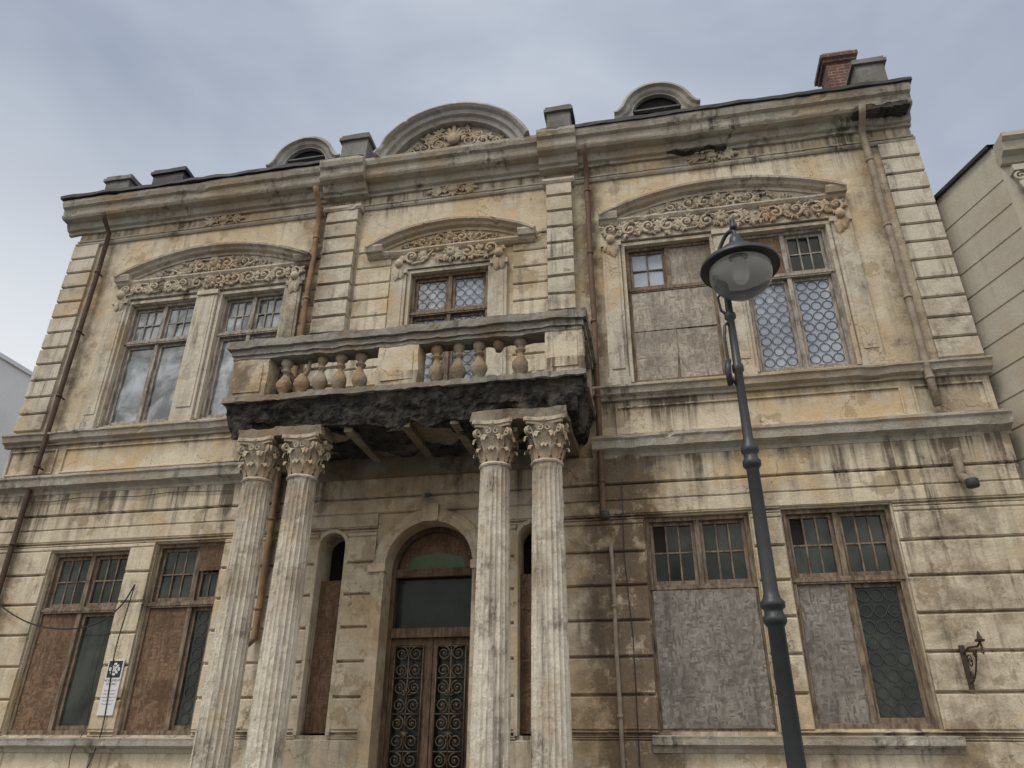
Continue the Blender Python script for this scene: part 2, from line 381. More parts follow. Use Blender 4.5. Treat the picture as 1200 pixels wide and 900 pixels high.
# attic segmental pediment
b=B(); cx=-3.18; a_=1.5; h_=1.0; Rr=(a_*a_+h_*h_)/(2*h_); cz=11.82+h_-Rr; th=math.asin((11.82-cz)/Rr)
ap=[(0,.5),(0,-.52),(-.05,-.54),(-.09,-.5),(-.12,-.44),(-.2,-.42),(-.23,-.36),(-.31,-.34),(-.33,-.1),(-.33,.5)]
b.sweep(arc(cx,cz,Rr,pi-th,th,60),ap,.006)
b.obj('attic_pediment',M_dorm,V)
b=B(); A=arc(cx,cz,Rr-.3,pi-th,th,30)
for i in range(30):
    (x0,z0),(x1,z1)=A[i],A[i+1]; b.add([(x0,-.2,11.7),(x1,-.2,11.7),(x1,-.2,max(z1,11.7)),(x0,-.2,max(z0,11.7))],[(0,1,2,3)])
b.obj('attic_tympanum',M_trim,V)
def pedestal(b,x0,x1,y0,y1,z0,z1,st=.07):
    b.nbox(x0,x1,y0,y1,z0,z1-.14,.12,.014); b.nbox(x0-.05,x1+.05,y0-.05,y1+.05,z1-.14,z1-.07,.12,.014); b.nbox(x0-.02,x1+.02,y0-.02,y1+.02,z1-.07,z1,.12,.014)
b=B()
pedestal(b,-5.38,-4.86,-.42,.1,11.8,12.45); pedestal(b,-1.36,-.92,-.42,.1,11.8,12.42)
pedestal(b,4.10,4.58,-.25,.25,11.8,12.66); pedestal(b,-10.75,-10.2,-.2,.4,11.8,12.5)
b.obj('attic_pedestals',M_attic,V)
b=B(); pedestal(b,-10.4,-9.65,.6,1.1,12.,13.35); b.obj('dark_chimney',M_roof,V)
b=B(); b.nbox(3.92,4.4,.5,1.,12,13.5,.3,.004); b.nbox(3.87,4.45,.45,1.05,13.5,13.58,.3,.004); b.nbox(3.83,4.5,.4,1.1,13.58,13.66,.3,.004); b.nbox(3.9,4.42,.48,1.02,13.66,13.76,.3,.004); b.obj('brick_chimney',M_brick,V)
def dormer(cx,nm,zc):
    b=B(); y=.75; r=.66
    path=[(cx-.84,zc+.02),(cx-.77,zc+.03),(cx-.69,zc+.10)]+arc(cx,zc,r,pi-.32,.32,26)+[(cx+.69,zc+.10),(cx+.77,zc+.03),(cx+.84,zc+.02)]
    b.sweep(path,[(.07,y+1.6),(.07,y-.10),(.0,y-.13),(-.04,y-.07),(-.10,y-.05),(-.15,y+.0),(-.15,y+1.6)],.003)
    b.box(cx-.7,cx-.47,y,y+1.4,12.1,zc+.06); b.box(cx+.47,cx+.7,y,y+1.4,12.1,zc+.06)
    b.sweep(arc(cx,zc,.56,pi,0,20),[(0,y+.1),(0,y+.0),(-.07,y+.0),(-.07,y+.1)],.002)
    b.obj(nm,M_dorm,V)
    b=B(); ar=[(cx+.54*math.cos(a),y+.12,zc+.54*math.sin(a)) for a in [pi*i/16 for i in range(17)]]
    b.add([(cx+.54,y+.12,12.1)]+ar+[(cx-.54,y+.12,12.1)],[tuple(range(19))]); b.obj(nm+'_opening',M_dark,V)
    b=B()
    for k in range(3):
        z=12.95+.16*k; w=math.sqrt(max(.02,.5**2-max(0,z-zc)**2)); b.box(cx-w,cx+w,y+.03,y+.1,z,z+.03)
    b.obj(nm+'_louvres',M_attic,V)
dormer(-6.84,'dormer_a',13.05); dormer(.71,'dormer_b',13.14)
# ------------------------------------------------------------------ ornaments
O=B()
def rinceau(x0,x1,z0,z1,y,hf=None,n=None):
    H=z1-z0; cx=(x0+x1)/2; half=(x1-x0)/2
    n=n or max(2,int(half/(H*.9)))
    for sgn in (-1,1):
        stem=[]
        for i in range(n):
            u=(i+.75)/(n+.35); x=cx+sgn*half*u+rnd(-.01,.01)
            h=H*(hf(u) if hf else 1); zc=z0+h*.5
            r=h*.33*rnd(.85,1.1); d=sgn*(1 if i%2 else -1)
            up=1 if i%2 else -1
            if rnd(0,1)<.93: O.spiral(x,zc+up*h*.03,y-.02,r,rnd(1.1,1.4),d,(-pi/2 if up>0 else pi/2),h*.075+.005,5,18,-.03)
            O.ell((x,y-.055,zc+up*h*.03),h*.1,.03,h*.1)
            for q in range(9):
                a=rnd(0,2*pi); O.fan(x+math.cos(a)*r*.95,zc+math.sin(a)*r*.95,y-.02,a+rnd(-.6,.6),h*rnd(.2,.32),3,1.5,.24)
            stem.append((x-sgn*half/(n+.35)*.5,y-.02,zc-up*h*.3)); stem.append((x,y-.02,zc+up*h*.36*-1))
            O.fan(x-sgn*half/(n+.35)*.5,zc,y-.015,pi/2*up,h*.42,5,1.6,.2); O.fan(x-sgn*half/(n+.35)*.5,zc,y-.015,-pi/2*up,h*.3,4,1.8,.22)
        if len(stem)>1: O.tube([(cx+sgn*.05,y-.02,z0+H*.4)]+stem,.014+H*.02,5)
        xe=cx+sgn*half*.97; O.fan(xe-sgn*.05,z0+H*(hf(1) if hf else 1)*.5,y-.01,0 if sgn>0 else pi,H*.3*(hf(1) if hf else 1),4,1.4)
    O.ell((cx,y-.05,z0+H*.5),H*.18,.06,H*.3); O.ell((cx,y-.08,z0+H*.62),H*.1,.05,H*.12)
    O.fan(cx,z0+H*.55,y-.03,pi/2,H*.5,5,1.9,.2); O.fan(cx,z0+H*.4,y-.03,-pi/2,H*.42,5,1.8,.2)
def hood(x0,x1,zb,zp,wx0,wx1,fz0,fz1,T):
    cx=(x0+x1)/2; a=(x1-x0)/2; h=zp-zb; R=(a*a+h*h)/(2*h); c=zp-R; th=math.asin((zb-c)/R)
    prof=[(.0,.02),(0,-.24),(-.03,-.27),(-.07,-.26),(-.09,-.2),(-.13,-.17),(-.15,-.10),(-.2,-.09),(-.2,.02)]
    T.sweep(arc(cx,c,R,pi-th,th,56),prof,.005)
    T.sweep(line(x0+.02,x1-.02,zb-.2),[(0,.02),(0,-.07),(.03,-.12),(.07,-.15),(.10,-.15),(.11,.02)],.004)
    T.sweep(line(x0,x0+.32,zb-.12),[(0,.02),(0,-.2),(.09,-.24),(.12,-.24),(.13,.02)],.003)
    T.sweep(line(x1-.32,x1,zb-.12),[(0,.02),(0,-.2),(.09,-.24),(.12,-.24),(.13,.02)],.003)
    A=arc(cx,c,R-.15,pi-th,th,24)
    for i in range(24):
        (p,q),(r_,s)=A[i],A[i+1]; T.add([(p,-.06,zb-.15),(r_,-.06,zb-.15),(r_,-.06,max(s,zb-.15)),(p,-.06,max(q,zb-.15))],[(0,1,2,3)])
    rinceau(cx-a*.62,cx+a*.62,zb-.08,zp-.2,-.07,lambda u:max(.35,1-.75*u*u))
    T.nbox(wx0,wx1,-.07,.02,fz0,fz1,.3,.003)
    rinceau(wx0,wx1,fz0+.02,fz1-.01,-.08)
T=B()
hood(-9.86,-5.82,9.86,10.36,-9.8,-5.93,9.38,9.74,T)
hood(-4.75,-1.62,9.86,10.28,-4.12,-2.2,9.36,9.78,T)
hood(-.53,3.5,9.98,10.42,-.52,3.5,9.45,9.84,T)
def casing(x0,x1,z0,z1,T):
    T.nbox(x0,x1,-.08,.02,z0,z1,.12,.005)
    T.box(x0+.05,x1-.05,-.095,-.07,z0+.3,z1-.12,.002)
    T.nbox(x0-.02,x1+.02,-.11,.02,z0,z0+.14,.1,.006); T.nbox(x0-.02,x1+.02,-.12,.02,z1-.09,z1,.1,.006)
for x0,x1 in ((-9.82,-9.52),(-8.02,-7.64),(-6.24,-5.96)): casing(x0,x1,6.67,9.36,T)
for x0,x1 in ((-.5,-.2),(1.33,1.67),(3.18,3.48)): casing(x0,x1,6.7,9.43,T)
for x0,x1 in ((-4.2,-3.97),(-2.42,-2.15)): casing(x0,x1,6.5,9.34,T)
for x0,x1,z0,z1 in upper_h:
    T.box(x0-.06,x0,-.03,.02,z0,z1,.001);T.box(x1,x1+.06,-.03,.02,z0,z1,.001);T.box(x0-.06,x1+.06,-.035,.02,z1,z1+.06,.001)
T.obj('window_surrounds',M_trim,V)
for x in (-9.67,-6.1,-.35,3.33,-4.1,-2.28):
    O.fan(x,9.5,-.1,-pi/2,.42,4,.8,.25); O.ell((x,-.14,9.45),.08,.07,.1)
for x,z,s in ((-7.9,11.08,1),(-3.2,11.1,1.1),(1.5,11.10,1.05)):
    O.ell((x,-.05,z),.09*s,.05,.08*s)
    for sg in (-1,1):
        O.spiral(x+sg*.16*s,z+.02,-.03,.08*s,1.3,sg,pi/2,.02,5,14)
        O.spiral(x+sg*.29*s,z-.02,-.03,.065*s,1.2,-sg,pi/2,.016,5,12)
        O.fan(x+sg*.2*s,z,-.03,0 if sg>0 else pi,.24*s,5,1.7,.2)
        for q in range(5): O.fan(x+sg*rnd(.1,.36),z+rnd(-.08,.08),-.03,rnd(0,6.28),.1,3,1.4,.25)
    O.fan(x,z+.02,-.03,pi/2,.15*s,5,2.2,.25); O.fan(x,z-.02,-.03,-pi/2,.15*s,5,2.2,.25)
x=-3.18; z=11.95
O.ell((x,-.26,z+.2),.13,.07,.16); O.fan(x,z+.22,-.24,pi/2,.34,7,2.4,.16)
for sg in (-1,1):
    for dx,dz,r in ((.3,.12,.15),(.58,.06,.13),(.82,.0,.1),(.25,.34,.08),(.5,.25,.07)):
        O.spiral(x+sg*dx,z+dz,-.23,r,1.4,-sg*(1 if dx!=.58 else -1),pi/2,.026,5,16,-.03)
        for q in range(5):
            a=rnd(0,2*pi); O.fan(x+sg*dx+math.cos(a)*r,z+dz+math.sin(a)*r,-.23,a,.13,3,1.4,.26)
    O.fan(x+sg*.9,z-.02,-.23,0 if sg>0 else pi,.22,4,1.2)
O.obj('carved_ornament',M_orn,V,smooth=True)
# ------------------------------------------------------------------ windows
Wd=B(); Wg=B(); mats={}
def G(m):
    if m.name not in mats: mats[m.name]=(B(),m)
    return mats[m.name][0]
LEAD=B()
def pane(F,x0,x1,z0,z1,kind,mat=None,cols=1,rows=1,y=.14):
    if kind=='osb':
        G(mat).box(x0-.01,x1+.01,y-.05,y-.03,z0-.01,z1+.01,.006); return
    s=.05
    F.box(x0,x0+s,y-.02,y+.03,z0,z1,.001);F.box(x1-s,x1,y-.02,y+.03,z0,z1,.001)
    F.box(x0+s,x1-s,y-.02,y+.03,z1-s,z1,.001);F.box(x0+s,x1-s,y-.02,y+.03,z0,z0+s*1.3,.001)
    ax,bx,az,bz=x0+s,x1-s,z0+s*1.3,z1-s
    for i in range(1,cols):
        x=ax+(bx-ax)*i/cols; F.box(x-.012,x+.012,y-.012,y+.018,az,bz,.001)
    for i in range(1,rows):
        z=az+(bz-az)*i/rows; F.box(ax,bx,y-.010,y+.016,z-.012,z+.012,.001)
    for i in range(cols):
        for k in range(rows):
            p=ax+(bx-ax)*i/cols;q=ax+(bx-ax)*(i+1)/cols;r=az+(bz-az)*k/rows;s2=az+(bz-az)*(k+1)/rows
            t=rnd(-.008,.008);u=rnd(-.01,.01)
            mm=mat if rnd(0,1)>.07 or cols*rows<3 else M_dark
            G(mm).add([(p,y+.01+t,r),(q,y+.01-t,r),(q,y+.01-t+u,s2),(p,y+.01+t+u,s2)],[(0,1,2,3)])
    if kind=='circ':
        d=.185; nx=max(1,round((bx-ax)/d)); nz=max(1,round((bz-az)/d)); dx=(bx-ax)/nx; dz=(bz-az)/nz; r=min(dx,dz)*.46
        for i in range(nx):
            for k in range(nz):
                cx=ax+dx*(i+.5); cz=az+dz*(k+.5); n=18; vs=[];fs=[]
                for q in range(n):
                    a=2*pi*q/n
                    vs+=[(cx+(r+.004)*math.cos(a),y-.004,cz+(r+.004)*math.sin(a)),(cx+(r-.008)*math.cos(a),y-.004,cz+(r-.008)*math.sin(a))]
                    q2=(q+1)%n; fs.append((2*q,2*q2,2*q2+1,2*q+1))
                LEAD.add(vs,fs)
                if k<nz-1: LEAD.box(cx-.003,cx+.003,y-.003,y,cz+r,cz+dz-r)
def wframe(F,x0,x1,z0,z1,zt,xm,w=.06):
    F.box(x0,x0+w,.06,.22,z0,z1,.002);F.box(x1-w,x1,.06,.22,z0,z1,.002);F.box(x0+w,x1-w,.06,.22,z1-w,z1,.002);F.box(x0+w,x1-w,.06,.22,z0,z0+w,.002)
    F.box(x0+w,x1-w,.05,.2,zt-.045,zt+.045,.002); F.box(xm-.035,xm+.035,.07,.2,z0+w,zt-.045,.002); F.box(xm-.035,xm+.035,.07,.2,zt+.045,z1-w,.002)
    F.box(x0-.0,x1+.0,.04,.07,zt-.02,zt+.02,.001)
def window(F,h,zt,tl,tr,bl,br,xm=None):
    x0,x1,z0,z1=h; w=.06; xm=xm or (x0+x1)/2
    wframe(F,x0,x1,z0,z1,zt,xm)
    for (a,c,d,e,k) in ((x0+w,xm-.035,zt+.045,z1-w,tl),(xm+.035,x1-w,zt+.045,z1-w,tr),(x0+w,xm-.035,z0+w,zt-.045,bl),(xm+.035,x1-w,z0+w,zt-.045,br)):
        if k: pane(F,a,c,d,e,*k)
g=('g',M_gup,3,2); gl=('g',M_gup,1,1)
window(Wg,upper_h[0],8.45,g,g,gl,gl); window(Wg,upper_h[1],8.45,g,g,gl,gl)
window(Wd,upper_h[2],8.47,('circ',M_gup),('circ',M_gbl),('circ',M_gup),('circ',M_gup))
window(Wd,upper_h[3],8.5,('g',M_gbl,2,2),('osb',M_osbt),None,None,xm=.56)
G(M_osbt).box(-.08,1.22,.06,.085,7.72,8.44,.008); G(M_osbt).box(-.08,1.22,.07,.095,6.84,7.70,.008)
window(Wg,upper_h[4],8.5,('osb',M_osbb),('g',M_glo,3,2),('circ',M_gbl),('circ',M_gbl))
go=('g',M_glo,3,2)
window(Wd,ground_h[0],3.62,go,go,('osb',M_osbb),('g',M_glo,1,1))
window(Wd,ground_h[1],3.66,go,('g',M_glo,2,2),('osb',M_osbb),('circ',M_glo),xm=-7.05)
G(M_osbb).box(-7.0,-6.66,.05,.07,4.16,4.55,.005)
window(Wd,ground_h[2],3.66,go,go,None,None); G(M_osbg).box(-.1,1.24,.04,.065,1.93,3.62,.008)
window(Wd,ground_h[3],3.70,go,go,('osb',M_osbg),('circ',M_glo))
Wd.obj('window_frames',M_wood,V,bevel=.004); Wg.obj('window_frames_grey',M_woodg,V,bevel=.004)
for k,(bb,m) in mats.items(): bb.obj('panes_'+k,m,V)
LEAD.obj('leaded_circles',M_lead,V)
# ------------------------------------------------------------------ entrance
b=B(); cx=-3.26
b.sweep([( -3.92,.9),(-3.92,2),(-3.92,3),(-3.92,4.07)]+arc(cx,4.07,.66,pi,0,30)+[(-2.6,3),(-2.6,2),(-2.6,.9)],[(0,.02),(0,-.09),(.05,-.11),(.09,-.08),(.15,-.08),(.2,-.05),(.2,.02)],.003)
b.nbox(-4.16,-3.9,-.13,.02,4.0,4.12,.2,.003); b.nbox(-2.62,-2.36,-.13,.02,4.0,4.12,.2,.003)
for nx in (-4.79,-1.74): b.sweep([(nx-.21,1.85),(nx-.21,3),(nx-.21,4.42)]+arc(nx,4.42,.21,pi,0,16)+[(nx+.21,3),(nx+.21,1.85)],[(0,.02),(0,-.05),(.05,-.05),(.06,.02)],.002)
b.box(-3.38,-3.14,-.13,.1,4.72,4.98,.004)
b.obj('door_surround',M_wall,V)
b=B()
b.sweep([(-3.92,.45),(-3.92,4.07)]+arc(cx,4.07,.66,pi,0,24)+[(-2.6,.45)],[(0,.25),(0,.42),(-.07,.42),(-.07,.25)],0)
b.box(-3.85,-2.67,.22,.36,3.12,3.25); b.box(-3.85,-2.67,.24,.34,3.98,4.1)
b.box(-3.29,-3.23,.26,.36,.45,3.12)
for s in (-1,1):
    x0,x1=(-3.85,-3.29) if s<0 else (-3.23,-2.67)
    b.box(x0,x0+.07,.28,.35,.45,3.12);b.box(x1-.07,x1,.28,.35,.45,3.12);b.box(x0+.07,x1-.07,.28,.35,.45,1.2);b.box(x0+.07,x1-.07,.28,.35,3.02,3.12)
b.obj('entrance_door_frame',M_door,V,bevel=.006)
b=B(); b.box(-3.85,-2.67,.36,.38,.45,3.98); b.obj('door_glass',M_dglass,V)
b=B()
b.add([(cx+.6*math.cos(pi*i/16),.36,4.1+.58*math.sin(pi*i/16)) for i in range(17)],[tuple(range(17))]); b.obj('fanlight_board',M_osbb,V)
b=B(); b.add([(-3.75,.35,4.11),(-2.8,.35,4.11),(-2.85,.35,4.28),(-3.2,.35,4.36),(-3.66,.35,4.30)],[(0,1,2,3,4)]); b.obj('fanlight_green_pane',simple('green_glass',(.04,.085,.025),.4),V)
b=B()
for s in (-1,1):
    x0,x1=(-3.78,-3.36) if s<0 else (-3.16,-2.74); xc=(x0+x1)/2
    for x in (x0,x1,xc): b.tube([(x,.25,1.2),(x,.25,3.02)],.012,5)
    for z in (1.22,1.66,2.12,2.58,3.0): b.tube([(x0,.25,z),(x1,.25,z)],.012,5)
    for k in range(8):
        z=1.33+.225*k
        for q in (-1,1):
            b.spiral(xc+q*.105,z,.245,.095,1.7,q*(1 if k%2 else -1),pi/2 if k%2 else -pi/2,.012,5,22,0)
            b.ell((xc+q*.105,.24,z),.02,.015,.02)
    b.fan(xc,2.35,.24,pi/2,.12,5,2.5,.15); b.fan(xc,1.9,.24,-pi/2,.12,5,2.5,.15)
b.obj('door_grille',simple('aged_bronze_grille',(.13,.095,.06),.5,.5,14,.5,.4,.2,c2=(.05,.037,.026)),V,smooth=True)
b=B()
for nx in (-4.79,-1.74): b.box(nx-.2,nx+.2,.16,.19,1.88,3.95,.004)
b.obj('niche_boards',M_osbb,V)
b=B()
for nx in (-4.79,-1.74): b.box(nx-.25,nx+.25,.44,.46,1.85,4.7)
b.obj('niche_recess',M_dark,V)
b=B(); b.nbox(-6.0,-.7,-1.62,0,.12,.45,.3,.004); b.nbox(-5.2,-1.5,-1.95,-1.62,.12,.28,.3,.004); b.obj('portico_steps',M_corn,V)
b=B(); b.box(-3.38,-3.3,-.1,0,5.12,5.17); b.tube([(-3.34,-.08,5.13),(-3.34,-.2,5.08),(-3.33,-.3,5.06)],.03,8); b.obj('security_camera',M_attic,V,bevel=.004)
# ------------------------------------------------------------------ portico columns
def column_mesh():
    b=B(); nf=20; pp=6; n=nf*pp; z0=.85; z1=5.02; L=90; vs=[];fs=[]
    for i in range(L+1):
        t=i/L; z=z0+(z1-z0)*t; R=.236-.038*t**1.4
        dep=.026*min(1,min(t,1-t)*40)
        for k in range(n):
            u=(k%pp)/pp; a=2*pi*k/n
            fl=0 if u<.01 else math.sin(pi*u)**.6
            p=Vector((math.cos(a)*3,math.sin(a)*3,z*1.6))
            c=noise.noise(p*1.3)+.5*noise.noise(p*4); chip=max(0,c-.28)*.07
            r=R-dep*fl-chip*(1-.5*fl)+noise.noise(p*7)*.003
            vs.append((r*math.cos(a),r*math.sin(a),z))
    for i in range(L):
        for k in range(n):
            k2=(k+1)%n; fs.append((i*n+k,i*n+k2,(i+1)*n+k2,(i+1)*n+k))
    b.add(vs,fs)
    b.lathe([(.2,0.02),(.215,.03),(.222,.05),(.21,.07),(.19,.08)],0,0,5.0,28,.003)
    b.lathe([(.34,.45),(.34,.55),(.33,.58),(.31,.62),(.28,.66),(.27,.7),(.29,.74),(.28,.79),(.25,.83),(.235,.86)],0,0,0,28,.003)
    b.box(-.35,.35,-.35,.35,.45,.53)
    return b
def capital():
    b=B(); z0=5.06
    b.lathe([(.18,0),(.175,.1),(.175,.25),(.19,.38),(.225,.47),(.24,.5)],0,0,z0,24,.003)
    def leaf(a,zb,h,w,out,r0):
        vs=[];fs=[];nu,nv=6,10; ca,sa=math.cos(a),math.sin(a)
        for j in range(nv+1):
            v=j/nv
            if v<.75: zz=zb+h*(v/.75); rr=r0+.03*v+out*.45*(v/.75)**2.5
            else:
                q=(v-.75)/.25; zz=zb+h*(1+.06*math.sin(q*pi)-.22*q*q); rr=r0+.0225+out*(.45+.55*math.sin(q*pi/2))
            ww=w*(.75+.45*math.sin(v*pi*.9))*(1-.45*max(0,(v-.7)/.3))*(1+.16*math.cos(v*pi*7))
            for i in range(nu+1):
                u=(i/nu-.5)*2; o=u*ww*.5; rad=rr+.018*(1-abs(u)**2)-.012*abs(math.sin(u*pi*2))
                vs.append((rad*ca-o*sa,rad*sa+o*ca,zz-abs(u)*.02))
        for j in range(nv):
            for i in range(nu):
                p=j*(nu+1)+i; fs.append((p,p+1,p+nu+2,p+nu+1))
        b.add(vs,fs)
    for k in range(8): leaf(2*pi*k/8,z0+.0,.2,.125,.085,.185)
    for k in range(8): leaf(2*pi*(k+.5)/8,z0+.06,.31,.12,.10,.18)
    for k in range(4):
        a=pi/4+k*pi/2; ca,sa=math.cos(a),math.sin(a)
        for off_ in (-.02,.02):
            P=[];R=[]
            for i in range(24):
                t=i/23
                if t<.35: q=t/.35; rr=.2+.09*q; zz=z0+.3+.15*q
                else:
                    q=(t-.35)/.65; an=pi/2-q*2*pi*1.25; rad=.058*(1-.75*q); rr=.29+math.cos(an)*rad; zz=z0+.405+math.sin(an)*rad
                P.append((rr*ca-off_*sa,rr*sa+off_*ca,zz)); R.append(.019*(1-.3*t))
            b.tube(P,R,6)
        m=k*pi/2; cm,sm=math.cos(m),math.sin(m)
        for s in (-1,1):
            P=[]
            for i in range(14):
                t=i/13; an=pi/2+s*t*2*pi; rad=.04*(1-.6*t); o=s*.05+math.cos(an)*rad; P.append(((.235)*cm-o*sm,.235*sm+o*cm,z0+.43+math.sin(an)*rad))
            b.tube(P,.011,5)
        b.ell((.27*cm,.27*sm,z0+.53),.035,.035,.04)
    def abac(w,za,zb):
        vs=[];N=8
        for k in range(4):
            a=pi/4+k*pi/2; a2=a+pi/2
            p=Vector((math.cos(a),math.sin(a)))*w*1.414; q=Vector((math.cos(a2),math.sin(a2)))*w*1.414
            nrm=-(p+q).normalized()
            for i in range(N):
                t=.05+.9*i/(N-1); e=p.lerp(q,t)+nrm*.06*math.sin(pi*i/(N-1)); vs.append(e)
        n=len(vs); b.add([(v.x,v.y,za) for v in vs]+[(v.x,v.y,zb) for v in vs],[tuple(range(n)),tuple(range(n,2*n))]+[(i,(i+1)%n,n+(i+1)%n,n+i) for i in range(n)])
    abac(.25,z0+.5,z0+.54); abac(.275,z0+.54,z0+.59)
    return b
ca=column_mesh().obj('column_shaft_1',M_col,V); cc=capital().obj('column_capital_1',M_orn,V)
COLX=(-5.47,-4.79,-2.03,-1.33); YC=-1.26
for i,x in enumerate(COLX):
    if i==0: s1,s2=ca,cc
    else:
        s1=bpy.data.objects.new('column_shaft_%d'%(i+1),ca.data); s2=bpy.data.objects.new('column_capital_%d'%(i+1),cc.data)
        for o in (s1,s2): SC.collection.objects.link(o); o.parent=V
    s1.location=(x,YC,0); s1.rotation_euler=(0,0,i*1.885); s2.location=(x,YC,0)
# ------------------------------------------------------------------ balcony
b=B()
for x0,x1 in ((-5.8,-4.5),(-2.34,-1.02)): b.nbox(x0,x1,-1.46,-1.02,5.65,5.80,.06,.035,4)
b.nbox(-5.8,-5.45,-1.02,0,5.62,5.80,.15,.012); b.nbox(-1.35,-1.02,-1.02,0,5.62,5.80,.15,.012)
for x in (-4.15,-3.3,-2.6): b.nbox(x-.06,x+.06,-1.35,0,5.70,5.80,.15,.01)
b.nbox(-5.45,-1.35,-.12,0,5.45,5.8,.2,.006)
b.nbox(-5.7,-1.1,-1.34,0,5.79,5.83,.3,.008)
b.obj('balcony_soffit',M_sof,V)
def rk(p):
    e=(p.z-5.75)/.5
    q=Vector(p); f1=noise.noise(p*1.3)*.07; v=noise.noise_vector(p*4)*.05+noise.noise_vector(p*10)*.034+noise.noise_vector(p*24)*.018
    k=1-.7*max(0,min(1,(e-.75)*4)); q+=v*k
    ins=(.02+.14*(1-max(0,min(1,e)))+max(0,f1))*(1 if e<.85 else .3)
    if p.y<-1.3: q.y+=ins
    if p.x>-1.0: q.x-=ins
    if p.x<-5.7: q.x+=ins
    if e<.3: q.z+=max(0,noise.noise(p*2.2))*.2-max(0,noise.noise(p*1.1+Vector((5,5,5))))*.12
    return q
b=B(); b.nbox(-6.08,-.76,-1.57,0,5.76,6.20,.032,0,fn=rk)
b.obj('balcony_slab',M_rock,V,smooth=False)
b=B(); b.nbox(-6.08,-.74,-1.59,-1.16,6.19,6.27,.06,.022,5); b.nbox(-1.16,-.74,-1.16,0,6.19,6.27,.08,.012,5); b.nbox(-6.08,-5.66,-1.16,0,6.19,6.27,.08,.012,5)
for z0,z1,e in ((6.92,6.98,-.03),(6.98,7.08,.0),(7.08,7.20,.05)):
    b.nbox(-6.08-e,-.74+e,-1.57-e,-1.2+e,z0,z1,.06,.020,4); b.nbox(-1.13-e,-.74+e,-1.2+e+.001,0,z0,z1,.08,.012,4); b.nbox(-6.08-e,-5.68+e,-1.2+e+.001,0,z0,z1,.08,.012,4)
b.obj('balcony_rails',plaster('balcony_rail_stone',(.30,.285,.25),(.20,.187,.165),(.26,.20,.14),(.04,.036,.032),1.5,[],[],.4,.7,cracks=False),V)
b=B()
for x0,x1 in ((-6.03,-5.45),(-3.74,-3.12),(-1.3,-.77)):
    b.nbox(x0,x1,-1.53,-1.22,6.26,6.93,.06,.018,4)
    b.box(x0+.08,x1-.08,-1.55,-1.5,6.36,6.82,.006)
b.nbox(-1.1,-.78,-.3,0,6.26,6.93,.1,.006); b.nbox(-6.03,-5.7,-.3,0,6.26,6.93,.1,.006)
b.obj('balcony_posts',M_wall,V)
b=B()
bp=[(.085,0),(.085,.06),(.05,.08),(.06,.11),(.10,.17),(.118,.23),(.11,.29),(.07,.36),(.045,.41),(.042,.45),(.07,.47),(.075,.49),(.045,.51),(.06,.55),(.088,.59),(.088,.67)]
def bal(x,y,k=1.,lo=0,hi=99):
    pr=[(r*rnd(.95,1.04),z) for r,z in bp if lo<=z<=hi]; b.lathe(pr,x+rnd(-.015,.015),y,6.26,14,.016)
for x in (-5.22,-4.66,-4.38,-4.06): bal(x,-1.38)
bal(-4.94,-1.38,hi=.42); b.tube([(-5.0,-1.38,6.5),(-4.88,-1.4,6.7),(-4.86,-1.38,6.93)],[.05,.035,.03],7)
for x in (-2.88,-2.58,-2.26,-1.66): bal(x,-1.38)
bal(-1.98,-1.38,lo=.5); bal(-1.45,-1.38,hi=.12)
for y in (-1.0,-.72,-.46): bal(-.95,y); bal(-5.85,y)
b.obj('balusters',M_bal,V,smooth=True)
# ------------------------------------------------------------------ pipes
def pipe(name,x,z0,z1,mat,r=.055,y=-.12,el=None,top=True):
    b=B(); P=[]
    if top: P+=[(x,y-.3,z1+.02),(x,y-.22,z1-.1)]
    P+=[(x+noise.noise(Vector((x,z,0)))*.02,y,z) for z in [z1-.28-(z1-.28-z0)*i/12 for i in range(13)]]
    if el: P+=[(x+el[0]*.5,y+el[1]*.5,z0-.08),(x+el[0],y+el[1],z0-.14)]
    b.tube(P,r,12)
    z=z0+.4
    while z<z1-.4:
        b.tube([(x,y,z),(x,y,z+.04)],r+.01,12); b.box(x-.01,x+.01,y,0,z+.005,z+.03); z+=1.35
    b.obj(name,mat,V,smooth=True)
pipe('drainpipe_a',-10.36,.2,11.3,M_rust,.045,-.13)
pipe('drainpipe_b',-5.8,3.1,11.25,M_ochre,.05,-.12,(-.05,-.2))
pipe('drainpipe_c',-.7,4.75,11.35,M_rust2,.045,-.13,(.02,-.1))
pipe('drainpipe_d',3.98,6.0,11.4,M_beigep,.055,-.13)
pipe('drainpipe_e',4.02,4.95,5.6,M_beigep,.06,-.16,(.05,-.12),False)
pipe('drainpipe_f',-.62,.3,4.55,M_beigep,.028,-.1,None,False)
b=B()
b.lathe([(.058,0),(.066,.01),(.066,.1),(.058,.11)],-.68,-.25,4.58,14); b.lathe([(.07,0),(.08,.01),(.08,.1),(.07,.11)],4.07,-.29,4.75,14)
b.obj('pipe_outlets',M_lead,V,smooth=True)
